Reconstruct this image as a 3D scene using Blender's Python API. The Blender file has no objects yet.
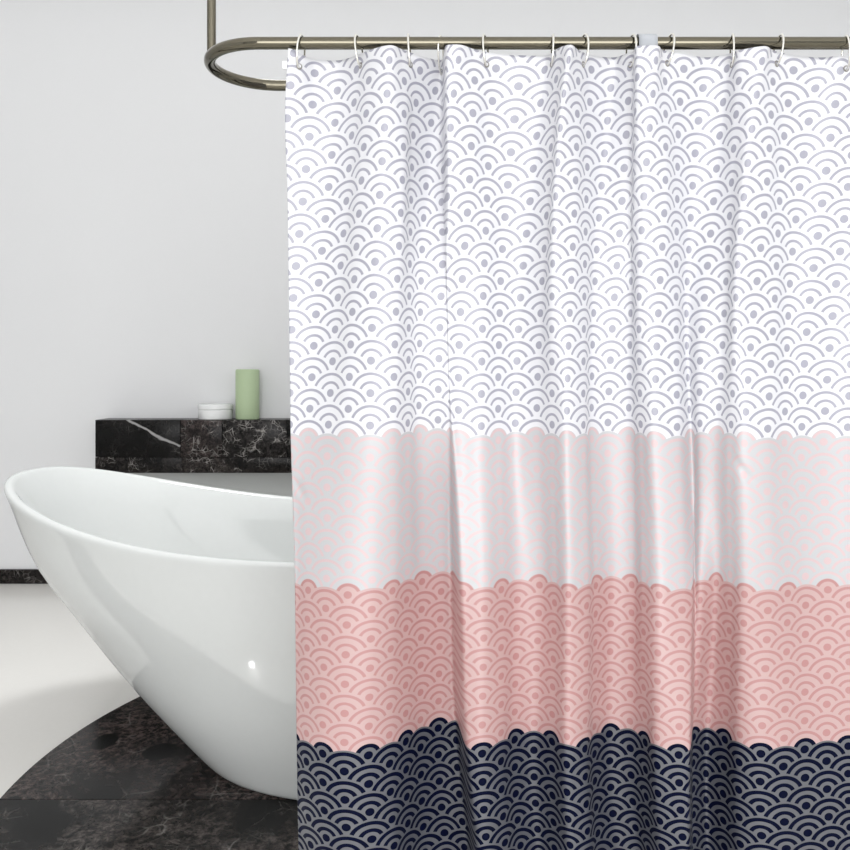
import bpy, bmesh, math, random
import numpy as np
from mathutils import Vector, Matrix

random.seed(4)
SC = bpy.context.scene
COL = SC.collection
PI = math.pi

# ------------------------------------------------------------------ camera
F = 850.0          # focal length in pixels (850 px frame)
CX, CY = 425.0, 370.0
EYE = 1.0          # camera height, looking level along +Y from the origin
cam_d = bpy.data.cameras.new('camera')
cam = bpy.data.objects.new('camera', cam_d)
COL.objects.link(cam)
cam.location = (0, 0, EYE)
cam.rotation_euler = (PI / 2, 0, 0)
cam_d.sensor_width = 36
cam_d.lens = 36.0
cam_d.shift_y = -(425 - CY) / 850.0
cam_d.clip_start = 0.02
SC.camera = cam


def at(x, y, d):
    """the point of the room that lies d metres ahead along this sight line"""
    return Vector(((x - CX) * d / F, d, EYE + (CY - y) * d / F))


# ------------------------------------------------------------------ helpers
def link(name, me, mat=None, parent=None):
    o = bpy.data.objects.new(name, me)
    COL.objects.link(o)
    if mat:
        me.materials.append(mat)
    if parent:
        o.parent = parent
    return o


def obj(name, bm, mat=None, parent=None, smooth=False, autosmooth=None):
    me = bpy.data.meshes.new(name)
    bm.normal_update()
    bm.to_mesh(me)
    bm.free()
    if smooth:
        me.polygons.foreach_set('use_smooth', [True] * len(me.polygons))
    o = link(name, me, mat, parent)
    if autosmooth:
        me.set_sharp_from_angle(angle=math.radians(autosmooth))
    return o


def thing(name, label, cat, loc=(0, 0, 0), group=None):
    o = bpy.data.objects.new(name, None)
    COL.objects.link(o)
    o.empty_display_size = 0.1
    o.location = loc
    return tag(o, label, cat, group)


def tag(o, label, cat, group=None):
    o['label'] = label
    o['category'] = cat
    if group:
        o['group'] = group
    return o


def struct(o):
    o['kind'] = 'structure'
    return o


def box(bm, x0, x1, y0, y1, z0, z1, bev=0.0):
    g = bmesh.ops.create_cube(bm, size=1.0)
    vs = g['verts']
    for v in vs:
        v.co = Vector((x0 + (v.co.x + .5) * (x1 - x0), y0 + (v.co.y + .5) * (y1 - y0), z0 + (v.co.z + .5) * (z1 - z0)))
    if bev:
        es = list({e for v in vs for e in v.link_edges})
        bmesh.ops.bevel(bm, geom=es, offset=bev, segments=2, affect='EDGES', profile=.5)
    return bm


def boxed(name, dims, mat, parent=None, bev=0.0):
    bm = bmesh.new()
    box(bm, *dims, bev=bev)
    return obj(name, bm, mat, parent, smooth=bool(bev), autosmooth=40 if bev else None)


def tube(bm, pts, r, seg=16, closed=False, cap=True):
    pts = [Vector(p) for p in pts]
    n = len(pts)
    rings = []
    up = None
    for i, p in enumerate(pts):
        a = pts[(i - 1) % n] if (closed or i > 0) else pts[i]
        b = pts[(i + 1) % n] if (closed or i < n - 1) else pts[i]
        t = (b - a).normalized()
        if up is None:
            up = Vector((0, 0, 1)) if abs(t.z) < .9 else Vector((1, 0, 0))
        up = (up - t * up.dot(t)).normalized()
        s = t.cross(up)
        rings.append([bm.verts.new(p + r * (math.cos(k * 2 * PI / seg) * up + math.sin(k * 2 * PI / seg) * s)) for k in range(seg)])
    m = n if closed else n - 1
    for i in range(m):
        A, B = rings[i], rings[(i + 1) % n]
        for k in range(seg):
            bm.faces.new((A[k], A[(k + 1) % seg], B[(k + 1) % seg], B[k]))
    if cap and not closed:
        bm.faces.new(rings[0][::-1])
        bm.faces.new(rings[-1])
    return bm


def lathe(bm, prof, seg=64, origin=(0, 0, 0)):
    ox, oy, oz = origin
    rings = []
    for r, z in prof:
        if r < 1e-6:
            rings.append([bm.verts.new((ox, oy, oz + z))])
        else:
            rings.append([bm.verts.new((ox + r * math.cos(2 * PI * k / seg), oy + r * math.sin(2 * PI * k / seg), oz + z)) for k in range(seg)])
    for A, B in zip(rings[:-1], rings[1:]):
        for k in range(seg):
            k2 = (k + 1) % seg
            if len(A) == 1 and len(B) == 1:
                continue
            if len(A) == 1:
                bm.faces.new((A[0], B[k2], B[k]))
            elif len(B) == 1:
                bm.faces.new((A[k], A[k2], B[0]))
            else:
                bm.faces.new((A[k], A[k2], B[k2], B[k]))
    return bm


# ------------------------------------------------------------------ materials
class NT:
    def __init__(self, name):
        self.m = bpy.data.materials.new(name)
        self.m.use_nodes = True
        self.t = self.m.node_tree
        self.b = self.t.nodes['Principled BSDF']

    def n(self, typ, **kw):
        nd = self.t.nodes.new(typ)
        for k, v in kw.items():
            setattr(nd, k, v)
        return nd

    def link(self, a, b):
        self.t.links.new(a, b)

    def val(self, sock, v):
        if hasattr(v, 'links') or isinstance(v, bpy.types.NodeSocket):
            self.link(v, sock)
        else:
            sock.default_value = v

    def math(self, op, a, b=None, c=None):
        nd = self.n('ShaderNodeMath', operation=op)
        self.val(nd.inputs[0], a)
        if b is not None:
            self.val(nd.inputs[1], b)
        if c is not None:
            self.val(nd.inputs[2], c)
        return nd.outputs[0]

    def mix(self, fac, a, b):
        nd = self.n('ShaderNodeMix', data_type='RGBA')
        self.val(nd.inputs[0], fac)
        for s, v in ((nd.inputs[6], a), (nd.inputs[7], b)):
            if isinstance(v, bpy.types.NodeSocket):
                self.link(v, s)
            else:
                s.default_value = (*v, 1)
        return nd.outputs[2]

    def ramp(self, f, stops):
        nd = self.n('ShaderNodeValToRGB')
        el = nd.color_ramp.elements
        while len(el) < len(stops):
            el.new(.5)
        for e, (p, c) in zip(el, stops):
            e.position = p
            e.color = (*c, 1) if len(c) == 3 else c
        self.link(f, nd.inputs[0])
        return nd.outputs[0]

    def noise(self, vec, scale, detail=4, rough=.5, dist=0):
        nd = self.n('ShaderNodeTexNoise')
        if vec is not None:
            self.link(vec, nd.inputs['Vector'])
        nd.inputs['Scale'].default_value = scale
        nd.inputs['Detail'].default_value = detail
        nd.inputs['Roughness'].default_value = rough
        nd.inputs['Distortion'].default_value = dist
        return nd.outputs['Fac'], nd.outputs['Color']


def lin(r, g, b):
    f = lambda c: (c / 255 / 12.92) if c / 255 <= .04045 else ((c / 255 + .055) / 1.055) ** 2.4
    return (f(r), f(g), f(b))


def plain(name, col, rough=.5, metal=0.0, spec=.5, coat=0.0, bump=0.0, bscale=60):
    k = NT(name)
    b = k.b
    geo = k.n('ShaderNodeNewGeometry')
    f, _ = k.noise(geo.outputs['Position'], bscale, 3)
    k.link(k.mix(f, tuple(c * .985 for c in col), tuple(min(1, c * 1.015) for c in col)), b.inputs['Base Color'])
    b.inputs['Roughness'].default_value = rough
    b.inputs['Metallic'].default_value = metal
    b.inputs['Specular IOR Level'].default_value = spec
    b.inputs['Coat Weight'].default_value = coat
    if bump:
        bp = k.n('ShaderNodeBump')
        bp.inputs['Strength'].default_value = bump
        bp.inputs['Distance'].default_value = .001
        k.link(f, bp.inputs['Height'])
        k.link(bp.outputs[0], b.inputs['Normal'])
    return k.m


def marble(name, rough=.26, offset=(0, 0, 0), scale=1.0, cloud=.5, veins=1.0, brown=(.055, .046, .042), streak=None, spots=(), spec=.14, grain=30):
    k = NT(name)
    geo = k.n('ShaderNodeNewGeometry')
    mp = k.n('ShaderNodeMapping')
    mp.inputs['Location'].default_value = offset
    mp.inputs['Scale'].default_value = (scale,) * 3
    k.link(geo.outputs['Position'], mp.inputs['Vector'])
    P = mp.outputs[0]
    # domain warp
    _, nc = k.noise(P, 4.0, 4)
    sub = k.n('ShaderNodeVectorMath', operation='MULTIPLY_ADD')
    k.link(nc, sub.inputs[0])
    sub.inputs[1].default_value = (.11, .11, .11)
    k.link(P, sub.inputs[2])
    W = sub.outputs[0]
    big, _ = k.noise(P, 2.6, 5, .6, .6)
    mask = k.math('MULTIPLY', k.math('SUBTRACT', big, .5 - .12 * cloud), 5.0)
    mask = k.math('MINIMUM', k.math('MAXIMUM', mask, 0.0), 1.0)
    fine, _ = k.noise(W, grain, 10, .85, .25)
    base = k.mix(k.math('MULTIPLY', mask, k.math('MINIMUM', k.math('MAXIMUM', k.math('MULTIPLY_ADD', fine, 7.0, -3.15), 0.0), 1.0)),
                 (.0035, .0032, .003), brown)

    def vein(sc, w, dist):
        v = k.n('ShaderNodeTexVoronoi', feature='DISTANCE_TO_EDGE')
        k.link(W, v.inputs['Vector'])
        v.inputs['Scale'].default_value = sc
        r = k.math('SUBTRACT', 1.0, k.math('DIVIDE', v.outputs['Distance'], w))
        return k.math('MAXIMUM', r, 0.0)

    thin = vein(8.0, .03, .3)
    thinner = vein(21.0, .06, .3)
    gate, _ = k.noise(P, 9, 3)
    gate = k.math('MINIMUM', k.math('MAXIMUM', k.math('MULTIPLY_ADD', gate, 8.0, -3.9), 0.0), 1.0)
    vv = k.math('MULTIPLY', k.math('ADD', thin, k.math('MULTIPLY', thinner, .6)), k.math('MULTIPLY', gate, veins * .75))
    vv = k.math('MULTIPLY', vv, k.math('MULTIPLY_ADD', mask, .8, .2))
    vv = k.math('MINIMUM', vv, 1.0)
    col = k.mix(vv, base, (.27, .255, .24))
    sep = k.n('ShaderNodeSeparateXYZ')
    k.link(geo.outputs['Position'], sep.inputs[0])
    if streak:                      # one long white vein between two points of the slab face (x, z)
        (xa, za), (xb, zb), wd = streak
        L = math.hypot(xb - xa, zb - za)
        ux, uz = (xb - xa) / L, (zb - za) / L
        dx = k.math('SUBTRACT', sep.outputs[0], xa)
        dz = k.math('SUBTRACT', sep.outputs[2], za)
        al = k.math('ADD', k.math('MULTIPLY', dx, ux), k.math('MULTIPLY', dz, uz))
        ac = k.math('SUBTRACT', k.math('MULTIPLY', dz, ux), k.math('MULTIPLY', dx, uz))
        wob, _ = k.noise(geo.outputs['Position'], 14, 4)
        ac = k.math('ADD', ac, k.math('MULTIPLY_ADD', wob, .024, -.012))
        bow = k.math('MULTIPLY', k.math('MULTIPLY', al, k.math('SUBTRACT', L, al)), .25)
        ac = k.math('ADD', ac, bow)
        wid = k.math('MULTIPLY_ADD', wob, wd * 1.6, wd * .2)
        s = k.math('MAXIMUM', k.math('SUBTRACT', 1.0, k.math('DIVIDE', k.math('ABSOLUTE', ac), wid)), 0.0)
        s = k.math('MULTIPLY', s, k.math('MULTIPLY', k.math('GREATER_THAN', al, 0.0), k.math('LESS_THAN', al, L)))
        col = k.mix(k.math('MINIMUM', k.math('MULTIPLY', s, 1.6), 1.0), col, (.33, .325, .32))
    for (sx, sy, rx, ry) in spots:   # dark round inclusions in the stone
        ex = k.math('DIVIDE', k.math('SUBTRACT', sep.outputs[0], sx), rx)
        ey = k.math('DIVIDE', k.math('SUBTRACT', sep.outputs[1], sy), ry)
        wob, _ = k.noise(geo.outputs['Position'], 22, 3)
        rr = k.math('ADD', k.math('ADD', k.math('MULTIPLY', ex, ex), k.math('MULTIPLY', ey, ey)), k.math('MULTIPLY_ADD', wob, .8, -.4))
        inn = k.math('MINIMUM', k.math('MAXIMUM', k.math('MULTIPLY_ADD', rr, -4.0, 4.5), 0.0), 1.0)
        col = k.mix(inn, col, (.004, .0035, .0035))
    k.link(col, k.b.inputs['Base Color'])
    k.b.inputs['Roughness'].default_value = rough
    k.b.inputs['Specular IOR Level'].default_value = spec
    return k.m


def wave_print():
    """overlapping wave scales printed in four bands; u counts columns, v counts rows"""
    k = NT('wave_print_satin')
    uv = k.n('ShaderNodeUVMap', uv_map='print')
    sep = k.n('ShaderNodeSeparateXYZ')
    k.link(uv.outputs[0], sep.inputs[0])
    U, V = sep.outputs[0], sep.outputs[1]
    WX, WY, R = 22.9, 32.5, 23.5
    Y = k.math('MULTIPLY', V, WY)

    def fam(odd):
        half = k.math('MULTIPLY', k.math('SUBTRACT', U, float(odd)), .5)
        c = k.math('ROUND', half)
        dx = k.math('MULTIPLY', k.math('SUBTRACT', half, c), 2 * WX)
        dx2 = k.math('MULTIPLY', dx, dx)
        dm = k.math('SQRT', k.math('SUBTRACT', R * R, dx2))
        sh = .5 * odd
        j = k.math('FLOOR', k.math('SUBTRACT', k.math('DIVIDE', k.math('ADD', Y, dm), WY), sh))
        j = k.math('ADD', j, sh)
        dy = k.math('SUBTRACT', k.math('MULTIPLY', j, WY), Y)
        ok = k.math('GREATER_THAN', dy, k.math('MULTIPLY', dm, -1.0))
        r = k.math('SQRT', k.math('ADD', dx2, k.math('MULTIPLY', dy, dy)))
        j = k.math('ADD', j, k.math('MULTIPLY', k.math('SUBTRACT', ok, 1.0), 1000.0))
        up = k.math('GREATER_THAN', dy, k.math('MULTIPLY', r, .37))
        return j, r, up

    jA, rA, uA = fam(0)
    jB, rB, uB = fam(1)
    pick = k.math('GREATER_THAN', jB, jA)
    j = k.math('MAXIMUM', jA, jB)
    r = k.math('ADD', k.math('MULTIPLY', rB, pick), k.math('MULTIPLY', rA, k.math('SUBTRACT', 1.0, pick)))
    up = k.math('ADD', k.math('MULTIPLY', uB, pick), k.math('MULTIPLY', uA, k.math('SUBTRACT', 1.0, pick)))
    inner = k.math('LESS_THAN', r, 12.9)
    eff = k.math('SUBTRACT', j, k.math('MULTIPLY', k.math('SUBTRACT', 1.0, inner), .5))
    s1 = k.math('GREATER_THAN', eff, .4)
    s2 = k.math('GREATER_THAN', eff, 5.4)
    s3 = k.math('GREATER_THAN', eff, 10.9)
    w = k.math('MULTIPLY_ADD', s3, .75, 1.35)
    w = k.math('ADD', w, k.math('MULTIPLY', k.math('SUBTRACT', s1, s3), .15))
    a1 = k.math('LESS_THAN', k.math('ABSOLUTE', k.math('SUBTRACT', r, 10.8)), w)
    a2 = k.math('LESS_THAN', k.math('ABSOLUTE', k.math('SUBTRACT', r, 19.4)), w)
    dot = k.math('LESS_THAN', r, k.math('MULTIPLY_ADD', s3, .5, 4.1))
    ink = k.math('MAXIMUM', dot, k.math('MULTIPLY', up, k.math('MAXIMUM', a1, a2)))
    bg = k.mix(s3, k.mix(s2, k.mix(s1, BG[0], BG[1]), BG[2]), BG[3])
    fg = k.mix(s3, k.mix(s2, k.mix(s1, INK[0], INK[1]), INK[2]), INK[3])
    k.link(k.mix(ink, bg, fg), k.b.inputs['Base Color'])
    # the satin ground is glossy, the dark navy ink is matt
    k.b.inputs['Roughness'].default_value = .46
    k.link(k.math('MULTIPLY_ADD', k.math('MULTIPLY', ink, s3), -.95, 1.0), k.b.inputs['Specular IOR Level'])
    return k.m


BG = [(.715, .718, .745), (.495, .505, .52), (.525, .352, .342), (.090, .094, .107)]
INK = [(.325, .325, .39), (.60, .45, .46), (.44, .21, .205), (.0018, .0035, .019)]

M = {}
M['wall'] = plain('painted_wall', (.775, .782, .79), .7, bump=.03, bscale=180)
M['ceiling'] = plain('painted_ceiling', (.82, .82, .82), .8)
M['floor'] = plain('white_resin_floor', (.79, .775, .74), .22, spec=.4)
M['tub'] = plain('white_glazed_stone', (.605, .622, .612), .07, spec=.8)
M['nickel'] = plain('polished_nickel', (.155, .142, .108), .07, metal=1)
M['ring'] = plain('ring_chrome', (.80, .79, .74), .22, metal=1)
M['eyelet'] = plain('eyelet_metal', (.30, .29, .27), .3, metal=1)
M['candle'] = plain('green_wax', (.44, .55, .345), .5)
M['jar'] = plain('white_ceramic', (.78, .79, .79), .25)
M['tab'] = plain('grey_white_tape', (.43, .45, .48), .6)
M['white_tab'] = plain('white_tape', (.88, .88, .88), .5)
M['frame'] = plain('white_window_frame', (.8, .8, .8), .4)
M['below_ledge'] = plain('below_ledge_grey', (.60, .62, .61), .6)
M['curtain'] = wave_print()

# ------------------------------------------------------------------ room
XL, XR, YF, YB, ZC = -3.2, 3.0, -3.0, 3.99, 2.9
struct(boxed('floor', (XL, XR, YF, YB, -.1, 0), M['floor']))
struct(boxed('ceiling', (XL - .1, XR + .1, YF - .1, YB + .1, ZC, ZC + .1), M['ceiling']))
struct(boxed('wall_back', (XL - .1, XR + .1, YB, YB + .1, -.1, ZC), M['wall']))
struct(boxed('wall_left', (XL - .1, XL, YF, YB, -.1, ZC), M['wall']))
struct(boxed('wall_right', (XR, XR + .1, YF, YB, -.1, ZC), M['wall']))
bm = bmesh.new()
wx0, wx1, wz0, wz1 = -1.35, 2.05, .12, 2.5  # unseen window added behind the camera, sized for the frontal light
box(bm, XL - .1, wx0, YF - .1, YF, -.1, ZC)
box(bm, wx1, XR + .1, YF - .1, YF, -.1, ZC)
box(bm, wx0, wx1, YF - .1, YF, -.1, wz0)
box(bm, wx0, wx1, YF - .1, YF, wz1, ZC)
struct(obj('wall_front', bm, M['wall']))
bm = bmesh.new()
for (a, b, c, d) in ((wx0, wx1, wz0, wz0 + .06), (wx0, wx1, wz1 - .06, wz1), (wx0, wx0 + .06, wz0 + .06, wz1 - .06),
                     (wx1 - .06, wx1, wz0 + .06, wz1 - .06), (.32, .38, wz0 + .06, wz1 - .06)):
    box(bm, a, b, YF - .09, YF - .03, c, d)
struct(obj('added_window_1', bm, M['frame']))

M['skirt'] = marble('black_marble_skirting', offset=(3, 1, .4), scale=1.6, cloud=.7)
struct(boxed('baseboard_back', (XL, XR, YB - .015, YB, 0, .066), M['skirt']))

# black marble floor: a rounded platform stone behind the joint, a second stone in front of it
JY = 1.972
CXP, CYP, RP = .30, 2.05, 1.29
spots = [((105 - CX) * 2.28 / F, 2.28, .030, .05), ((160 - CX) * 2.22 / F, 2.22, .042, .05)]
M['slab_a'] = marble('black_marble_floor', rough=.14, offset=(.35, .2, 0), scale=1.25, cloud=1.25, veins=.42, grain=42, brown=(.105, .080, .074), spots=spots, spec=.12)
M['slab_b'] = marble('black_marble_floor_front', rough=.14, offset=(1.22, 4.1, 2), scale=1.3, cloud=.75, veins=.6, grain=42, brown=(.10, .085, .078), spec=.12)


def inlay(name, keep_far, mat):
    pts = []
    n = 240
    for i in range(n):
        a = 2 * PI * i / n
        x, y = CXP + RP * math.cos(a), CYP + RP * math.sin(a)
        pts.append((x, y))
    g = .0015
    if keep_far:
        ring = [(x, y) for x, y in pts if y >= JY + g]
        xe = math.sqrt(RP ** 2 - (JY + g - CYP) ** 2)
        # order: starts right of the circle, runs counter-clockwise
        ring = [(CXP + xe, JY + g)] + sorted(ring, key=lambda p: math.atan2(p[1] - (JY - .3), p[0] - CXP)) + [(CXP - xe, JY + g)]
        ring = [p for i, p in enumerate(ring) if i == 0 or p != ring[i - 1]]
    else:
        ring = [(XL + .005, 1.70), (XR - .005, 1.70), (XR - .005, JY - g), (XL + .005, JY - g)]
    bm = bmesh.new()
    top = [bm.verts.new((x, y, .004)) for x, y in ring]
    bot = [bm.verts.new((x, y, -.002)) for x, y in ring]
    bm.faces.new(top)
    bm.faces.new(bot[::-1])
    for i in range(len(ring)):
        j = (i + 1) % len(ring)
        bm.faces.new((top[i], bot[i], bot[j], top[j]))
    bmesh.ops.recalc_face_normals(bm, faces=bm.faces)
    return struct(obj(name, bm, mat))


inlay('trim_1', True, M['slab_a'])
inlay('trim_2', False, M['slab_b'])

# ------------------------------------------------------------------ marble ledge on the far wall
LD = 0.16
LY = YB - LD
k_ = LY / F
lx0 = (95 - CX) * k_
lzt = EYE + (CY - 420) * k_
lzm = EYE + (CY - 457.2) * k_
lzb = EYE + (CY - 473) * k_
ledge = thing('marble_ledge', 'black veined marble ledge on the pale wall behind the white bathtub', 'ledge', (0, YB, lzb))
ledge_inv = Matrix.Translation((0, -YB, -lzb))


def local(o, parent):
    """keep the world shape of a mesh built in room coordinates under an empty"""
    o.matrix_parent_inverse = Matrix.Translation(-Vector(parent.location))
    return o


xs = [lx0, (180.3 - CX) * k_, (222.2 - CX) * k_, (287 - CX) * k_, -.05, .5, 1.05, 1.9]
streak = (((124 - CX) * k_, EYE + (CY - 417) * k_), ((180.3 - CX) * k_, EYE + (CY - 446) * k_), .0065)
ofs = [(9, 2, 3), (4.3, 1, 7), (2.1, 5, 5.2), (7, 7, 1), (3, 3, 3), (5, 1, 2), (8, 8, 5)]
for i in range(len(xs) - 1):
    m = marble('black_marble_tile', offset=ofs[i], scale=2.2, cloud=(.2, 1.3, 1.15, .5, .8, .6, .8)[i], veins=(.5, 1.8, 2.2, 1.4, 1, 1, 1)[i],
               brown=((.03, .028, .027), (.075, .058, .055), (.05, .045, .043))[min(i, 2)], streak=streak if i == 0 else None)
    local(boxed('face_tile', (xs[i] + .0012, xs[i + 1] - .0012, LY, YB - .0005, lzm + .0012, lzt), m, ledge, bev=.0012), ledge)
xs2 = [lx0, (182 - CX) * k_, (300 - CX) * k_, .2, 1.0, 1.9]
for i in range(len(xs2) - 1):
    m = marble('black_marble_strip', offset=(2.7 + i * 1.9, 6.2, 1.1 + i), scale=2.4, cloud=1.0, veins=1.6)
    local(boxed('edge_strip', (xs2[i] + .0006, xs2[i + 1] - .0006, LY, YB - .0005, lzb, lzm - .0012), m, ledge, bev=.001), ledge)

# thin panel in a darker grey than the wall, below the ledge
struct(boxed('trim_3', (lx0 + .02, 1.88, YB - .012, YB, .066, lzb), M['below_ledge']))

# candle and jar standing on the ledge
cy = YB - LD * .5
kc = cy / F
lift = lzt - (EYE + (CY - 420) * kc)
ch = (420 - 369.3) * kc - lift
cr = (259.3 - 235.8) * kc / 2
bm = bmesh.new()
cd = tag(obj('pillar_candle', lathe(bm, [(0, 0), (cr - .004, 0), (cr - .001, .001), (cr, .004), (cr, ch - .006), (cr - .002, ch - .002), (cr - .006, ch),
                                          (cr - .012, ch - .002), (cr * .5, ch - .007), (0, ch - .009)]), M['candle'], smooth=True, autosmooth=50),
         'pale green cylindrical pillar candle standing on the black marble ledge beside a white jar', 'candle')
cd.location = ((247.5 - CX) * kc, cy, lzt)
jr = (233.0 - 198.0) * kc / 2
jh = (420 - 404) * kc - lift
jar = thing('jar', 'low round white lidded jar on the black marble ledge left of the green candle', 'jar', ((215.5 - CX) * kc, cy - .0, lzt))
jr = min(jr, LD / 2 - .002)
bm = bmesh.new()
obj('jar_body', lathe(bm, [(0, 0), (jr - .006, 0), (jr - .002, .002), (jr, .008), (jr, jh - .026), (jr - .003, jh - .023), (0, jh - .023)]), M['jar'], jar, smooth=True, autosmooth=40)
bm = bmesh.new()
obj('lid', lathe(bm, [(0, jh - .0228), (jr - .001, jh - .0228), (jr + .001, jh - .021), (jr + .001, jh - .004), (jr - .002, jh), (0, jh)]), M['jar'], jar, smooth=True, autosmooth=40)

# ------------------------------------------------------------------ bathtub
TA, TB, TXC, TY0, TN, TZ0, TK, TP, YAW = 0.9012, 0.4429, -0.2476, 2.2676, 2.3316, 0.5758, 0.1328, 2.1922, -0.1905
KT = np.array([0, .02, .06, .15, .3, .5, .75, 1.0])
FA = np.array([0.4315, 0.4533, 0.4872, 0.5571, 0.6667, 0.792, 0.9309, 1.0])
TQ, TSH = 0.5255, 0.0778


def pchip(xk, yk, x):
    xk, yk = np.asarray(xk, float), np.asarray(yk, float)
    h = np.diff(xk)
    dl = np.diff(yk) / h
    m = np.zeros_like(yk)
    m[0], m[-1] = dl[0], dl[-1]
    for i in range(1, len(xk) - 1):
        if dl[i - 1] * dl[i] > 0:
            w1, w2 = 2 * h[i] + h[i - 1], h[i] + 2 * h[i - 1]
            m[i] = (w1 + w2) / (w1 / dl[i - 1] + w2 / dl[i])
    i = np.clip(np.searchsorted(xk, x, side='right') - 1, 0, len(xk) - 2)
    t = (x - xk[i]) / h[i]
    return (yk[i] * (1 + 2 * t) * (1 - t) ** 2 + h[i] * m[i] * t * (1 - t) ** 2 + yk[i + 1] * t * t * (3 - 2 * t) + h[i] * m[i + 1] * t * t * (t - 1))


def tub_ring(t, inset=0.0, dz=0.0, zt=None):
    """one outline of the tub at height fraction t (of the local rim height)"""
    n = 192
    fa = float(pchip(KT, FA, np.array([t]))[0])
    fb = 1 - (1 - fa) * TQ
    out = []
    for i in range(n):
        th = 2 * PI * i / n
        c, s = math.cos(th), math.sin(th)
        ex = math.copysign(abs(c) ** (2 / TN), c)
        ey = math.copysign(abs(s) ** (2 / TN), s)
        X = (TA * fa - inset) * ex + TSH * (1 - t)
        Y = (TB * fb - inset) * ey
        z = (TZ0 + TK * abs(ex) ** TP) * t + dz
        out.append((TXC + X * math.cos(YAW) - Y * math.sin(YAW), TY0 + X * math.sin(YAW) + Y * math.cos(YAW), z))
    return out


rings = []
zb = .004
lev = [(0.0, .03, 0), (0.0, .006, .0), (.006, .001, 0)] + [(t, 0.0, 0) for t in (.02, .04, .06, .09, .12, .16, .2, .25, .3, .36, .42, .48, .54, .6, .66, .72, .78, .84, .89, .93, .96, .98)]
for t, ins, dz in lev:
    rings.append(tub_ring(t, ins, zb + dz))
# rolled rim
rim = [(.992, .0008, .0), (1.0, .004, .001), (1.0, .009, .0035), (1.0, .016, .004), (1.0, .022, .002), (.995, .027, -.002), (.98, .031, -.004)]
for t, ins, dz in rim:
    rings.append(tub_ring(t, ins, zb + dz))
for t, ins in ((.93, .038), (.86, .044), (.76, .05), (.65, .055), (.54, .06), (.43, .064), (.33, .07), (.25, .085), (.19, .12), (.16, .17), (.15, .24), (.147, .33)):
    rings.append(tub_ring(t, min(ins, .9), zb))
bm = bmesh.new()
vr = [[bm.verts.new(p) for p in r] for r in rings]
n = len(vr[0])
for A, B in zip(vr[:-1], vr[1:]):
    for i in range(n):
        j = (i + 1) % n
        bm.faces.new((A[i], A[j], B[j], B[i]))
bm.faces.new(vr[0][::-1])
bm.faces.new(vr[-1])
bmesh.ops.recalc_face_normals(bm, faces=bm.faces)
tub = thing('bathtub', 'white freestanding slipper bathtub with upswept end on black marble floor', 'bathtub', (TXC, TY0, .004))
local(obj('basin', bm, M['tub'], tub, smooth=True, autosmooth=75), tub)

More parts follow.
